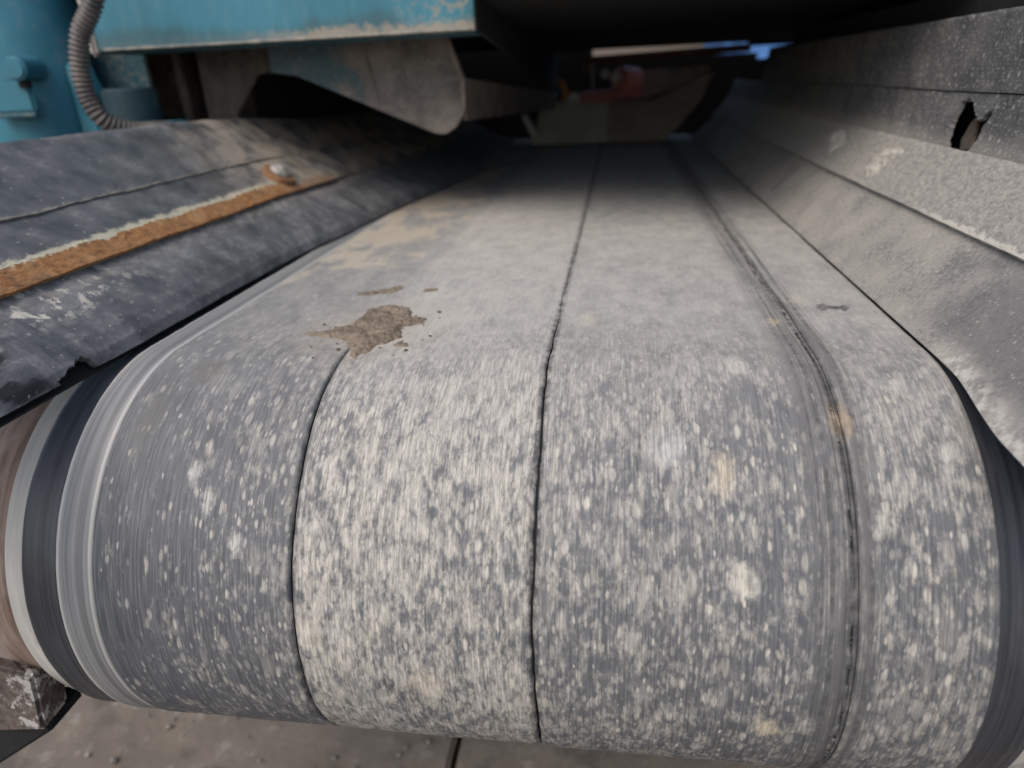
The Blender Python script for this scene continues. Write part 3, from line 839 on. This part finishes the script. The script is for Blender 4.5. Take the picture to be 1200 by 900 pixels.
plate('side_rail', [(-.186, .765, .170), (-.176, .765, .243), (-.112, 2.05, .185), (-.125, 2.05, .132)], (-.012, 0, .003), MBROWN, CH, .001)

HO = thing('hopper_body', 'machine body underside above the belt, coloured black as shade, with added light stops', 'machine', loc=(0, 0, 0))
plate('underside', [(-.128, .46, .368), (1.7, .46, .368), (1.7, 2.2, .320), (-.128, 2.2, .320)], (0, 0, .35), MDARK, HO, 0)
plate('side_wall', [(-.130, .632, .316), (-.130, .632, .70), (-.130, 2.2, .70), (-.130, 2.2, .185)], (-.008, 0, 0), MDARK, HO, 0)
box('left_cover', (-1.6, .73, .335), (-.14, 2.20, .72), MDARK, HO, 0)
box('left_light_stop', (-1.6, .89, -.45), (-.672, .91, .334), MDARK, HO, 0)  # added to shut out light behind the underframe
box('left_leak_stop', (-.690, .915, -.45), (-.674, 2.60, .334), MDARK, HO, 0)  # added inner wall closing a light leak over the skirt
box('right_dark_box', (.566, .24, -.25), (1.7, 1.55, .325), MDARK, HO, 0)  # added black box that keeps the space beyond the skirt dark
box('rear_light_stop', (-.70, 2.61, -.45), (-.012, 2.63, .72), MDARK, HO, 0)  # added closer against light from the rear
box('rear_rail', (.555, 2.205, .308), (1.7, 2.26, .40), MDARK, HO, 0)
box('rear_light_cover', (-1.6, 2.201, .402), (1.7, 2.44, .72), MDARK, HO, 0)  # added cover stopping light from above the far end
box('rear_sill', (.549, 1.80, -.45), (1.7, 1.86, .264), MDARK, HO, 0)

# ------------------------------------------------------------------ far end of the tunnel
EP = thing('end_plate', 'dusty grey and brown upturned plate closing the far end of the belt tunnel', 'plate', loc=(0, 0, 0))
plate('grey_panel', [(-.235, 2.2, -.010), (.060, 2.2, -.010), (.064, 2.2, .140), (-.188, 2.2, .150)], (0, .012, 0), MPDUST, EP, .001)
plate('brown_panel', [(.066, 2.2, -.010), (.265, 2.2, -.010), (.33, 2.2, .055), (.40, 2.2, .14), (.436, 2.2, .226), (.41, 2.2, .222), (.224, 2.2, .142), (.066, 2.2, .140)], (0, .012, 0), MBDUST, EP, .001)
plate('sloped_sheet', [(.150, 2.42, .13), (.30, 2.42, .17), (.455, 2.42, .235), (.44, 2.42, .250), (.16, 2.42, .245)], (0, .012, 0), MBDUST, EP, .001)
box('glint_tab', (-.235, 2.10, .03), (-.215, 2.12, .12), MWHITE, EP, .003, Matrix.Translation((-.225, 2.11, .07)) @ Matrix.Rotation(-.5, 4, 'Y') @ Matrix.Translation((.225, -2.11, -.07)))  # pale tab added to stand for a white glint
DR = thing('red_drive', 'blurred red motor and pipe with pale bolts behind the far end plate', 'motor', loc=(0, 0, 0))
cyl('motor', (.09, 2.34, .218), (.175, 2.40, .205), .048, MRED, DR, 32, bev=.012)
cyl('pipe', (-.07, 2.36, .152), (.19, 2.36, .166), .022, MRED, DR, 24, bev=.004)
cyl('bolt_head', (.045, 2.33, .238), (.045, 2.36, .238), .018, MWHITE, DR, 6, smooth=False)
cyl('bolt_head', (.090, 2.31, .226), (.090, 2.335, .226), .022, MWHITE, DR, 6, smooth=False)
cyl('bolt_head', (-.075, 2.29, .152), (-.075, 2.32, .152), .026, MWHITE, DR, 6, smooth=False)
OB = plate('orange_bracket', [(-.135, 2.26, .225), (-.110, 2.26, .228), (-.090, 2.26, .18), (-.098, 2.26, .13), (-.118, 2.26, .13), (-.112, 2.26, .18)], (0, .012, 0), MORG, None, .002)
tag(OB, 'small bent orange bracket left of the red motor', 'bracket')
BA = thing('crossbar', 'dark red cross bar above the red motor at the far end', 'bar', loc=(0, 0, 0))
plate('bar', [(-.010, 2.2, .272), (.56, 2.2, .290), (.56, 2.2, .316), (-.010, 2.2, .300)], (0, .03, 0), MREDD, BA, .002)
box('post', (-.035, 2.2, .245), (-.012, 2.225, .30), MBROWN, BA, .002)
DP = plate('dark_light_stop', [(-.011, 2.62, -.45), (1.3, 2.62, -.45), (1.3, 2.62, .268), (.655, 2.62, .268), (.655, 2.62, .292), (-.011, 2.62, .292)], (0, .012, 0), MDARK, None, 0)  # added black closer against light from the far opening
tag(DP, 'added black panel holding back light behind the red motor', 'panel')

# heap of sand outside, seen through the slit over the cross bar
def heap():
    rows, cols = 26, 48
    def P(i, j):
        r = i / (rows - 1); a = 2 * math.pi * j / (cols - 1)
        rad = 5.2 * r * (1 + .10 * noise.noise(Vector((math.cos(a) * 1.5, math.sin(a) * 1.5, 3))))
        z = 3.4 * (1 - r) ** 1.05 + .10 * fbm(rad * math.cos(a), rad * math.sin(a), 1.0)
        return Vector((0.1 + rad * math.cos(a), 16 + rad * math.sin(a), -.82 + max(0, z)))
    me = grid_mesh('sand_heap', rows, cols, P, lambda i, j: (i, j))
    o = link('sand_heap', me, mat_mud('sand', (.075, .058, .043), (.13, .102, .077)), None, True)
    tag(o, 'brown sand heap outside, seen through the slit above the dark red bar', 'sand heap')
heap()

def backdrop():
    root = thing('blue_sky_backdrop', 'added blurred blue container outside, seen past the end of the dark red bar', 'backdrop')  # added blue shape outside, standing in for blue sky
    m = mat_paint('sky_blue_paint', (.06, .20, .50), .15)
    n = 40
    pts = [(1.45 + 8 * i / n, 9.0 + (.0 if (i // 2) % 2 else .05)) for i in range(n + 1)]
    me = grid_mesh('corrugated_side', 2, n + 1, lambda i, j: Vector((pts[j][0], pts[j][1], (-.70, 1.55)[i])), lambda i, j: (i, j))
    link('corrugated_side', me, m, root)
    box('top_rail', (1.41, 8.96, 1.551), (9.49, 9.12, 1.68), m, root, .01)
    box('bottom_rail', (1.41, 8.96, -.80), (9.49, 9.12, -.701), m, root, .01)
    box('corner_post', (1.35, 8.95, -.80), (1.449, 9.13, 1.69), m, root, .01)
    box('roof', (1.42, 9.13, 1.60), (9.48, 11.4, 1.67), m, root, .01)
    box('end_wall', (1.37, 9.14, -.80), (1.43, 11.4, 1.59), m, root, .01)
backdrop()
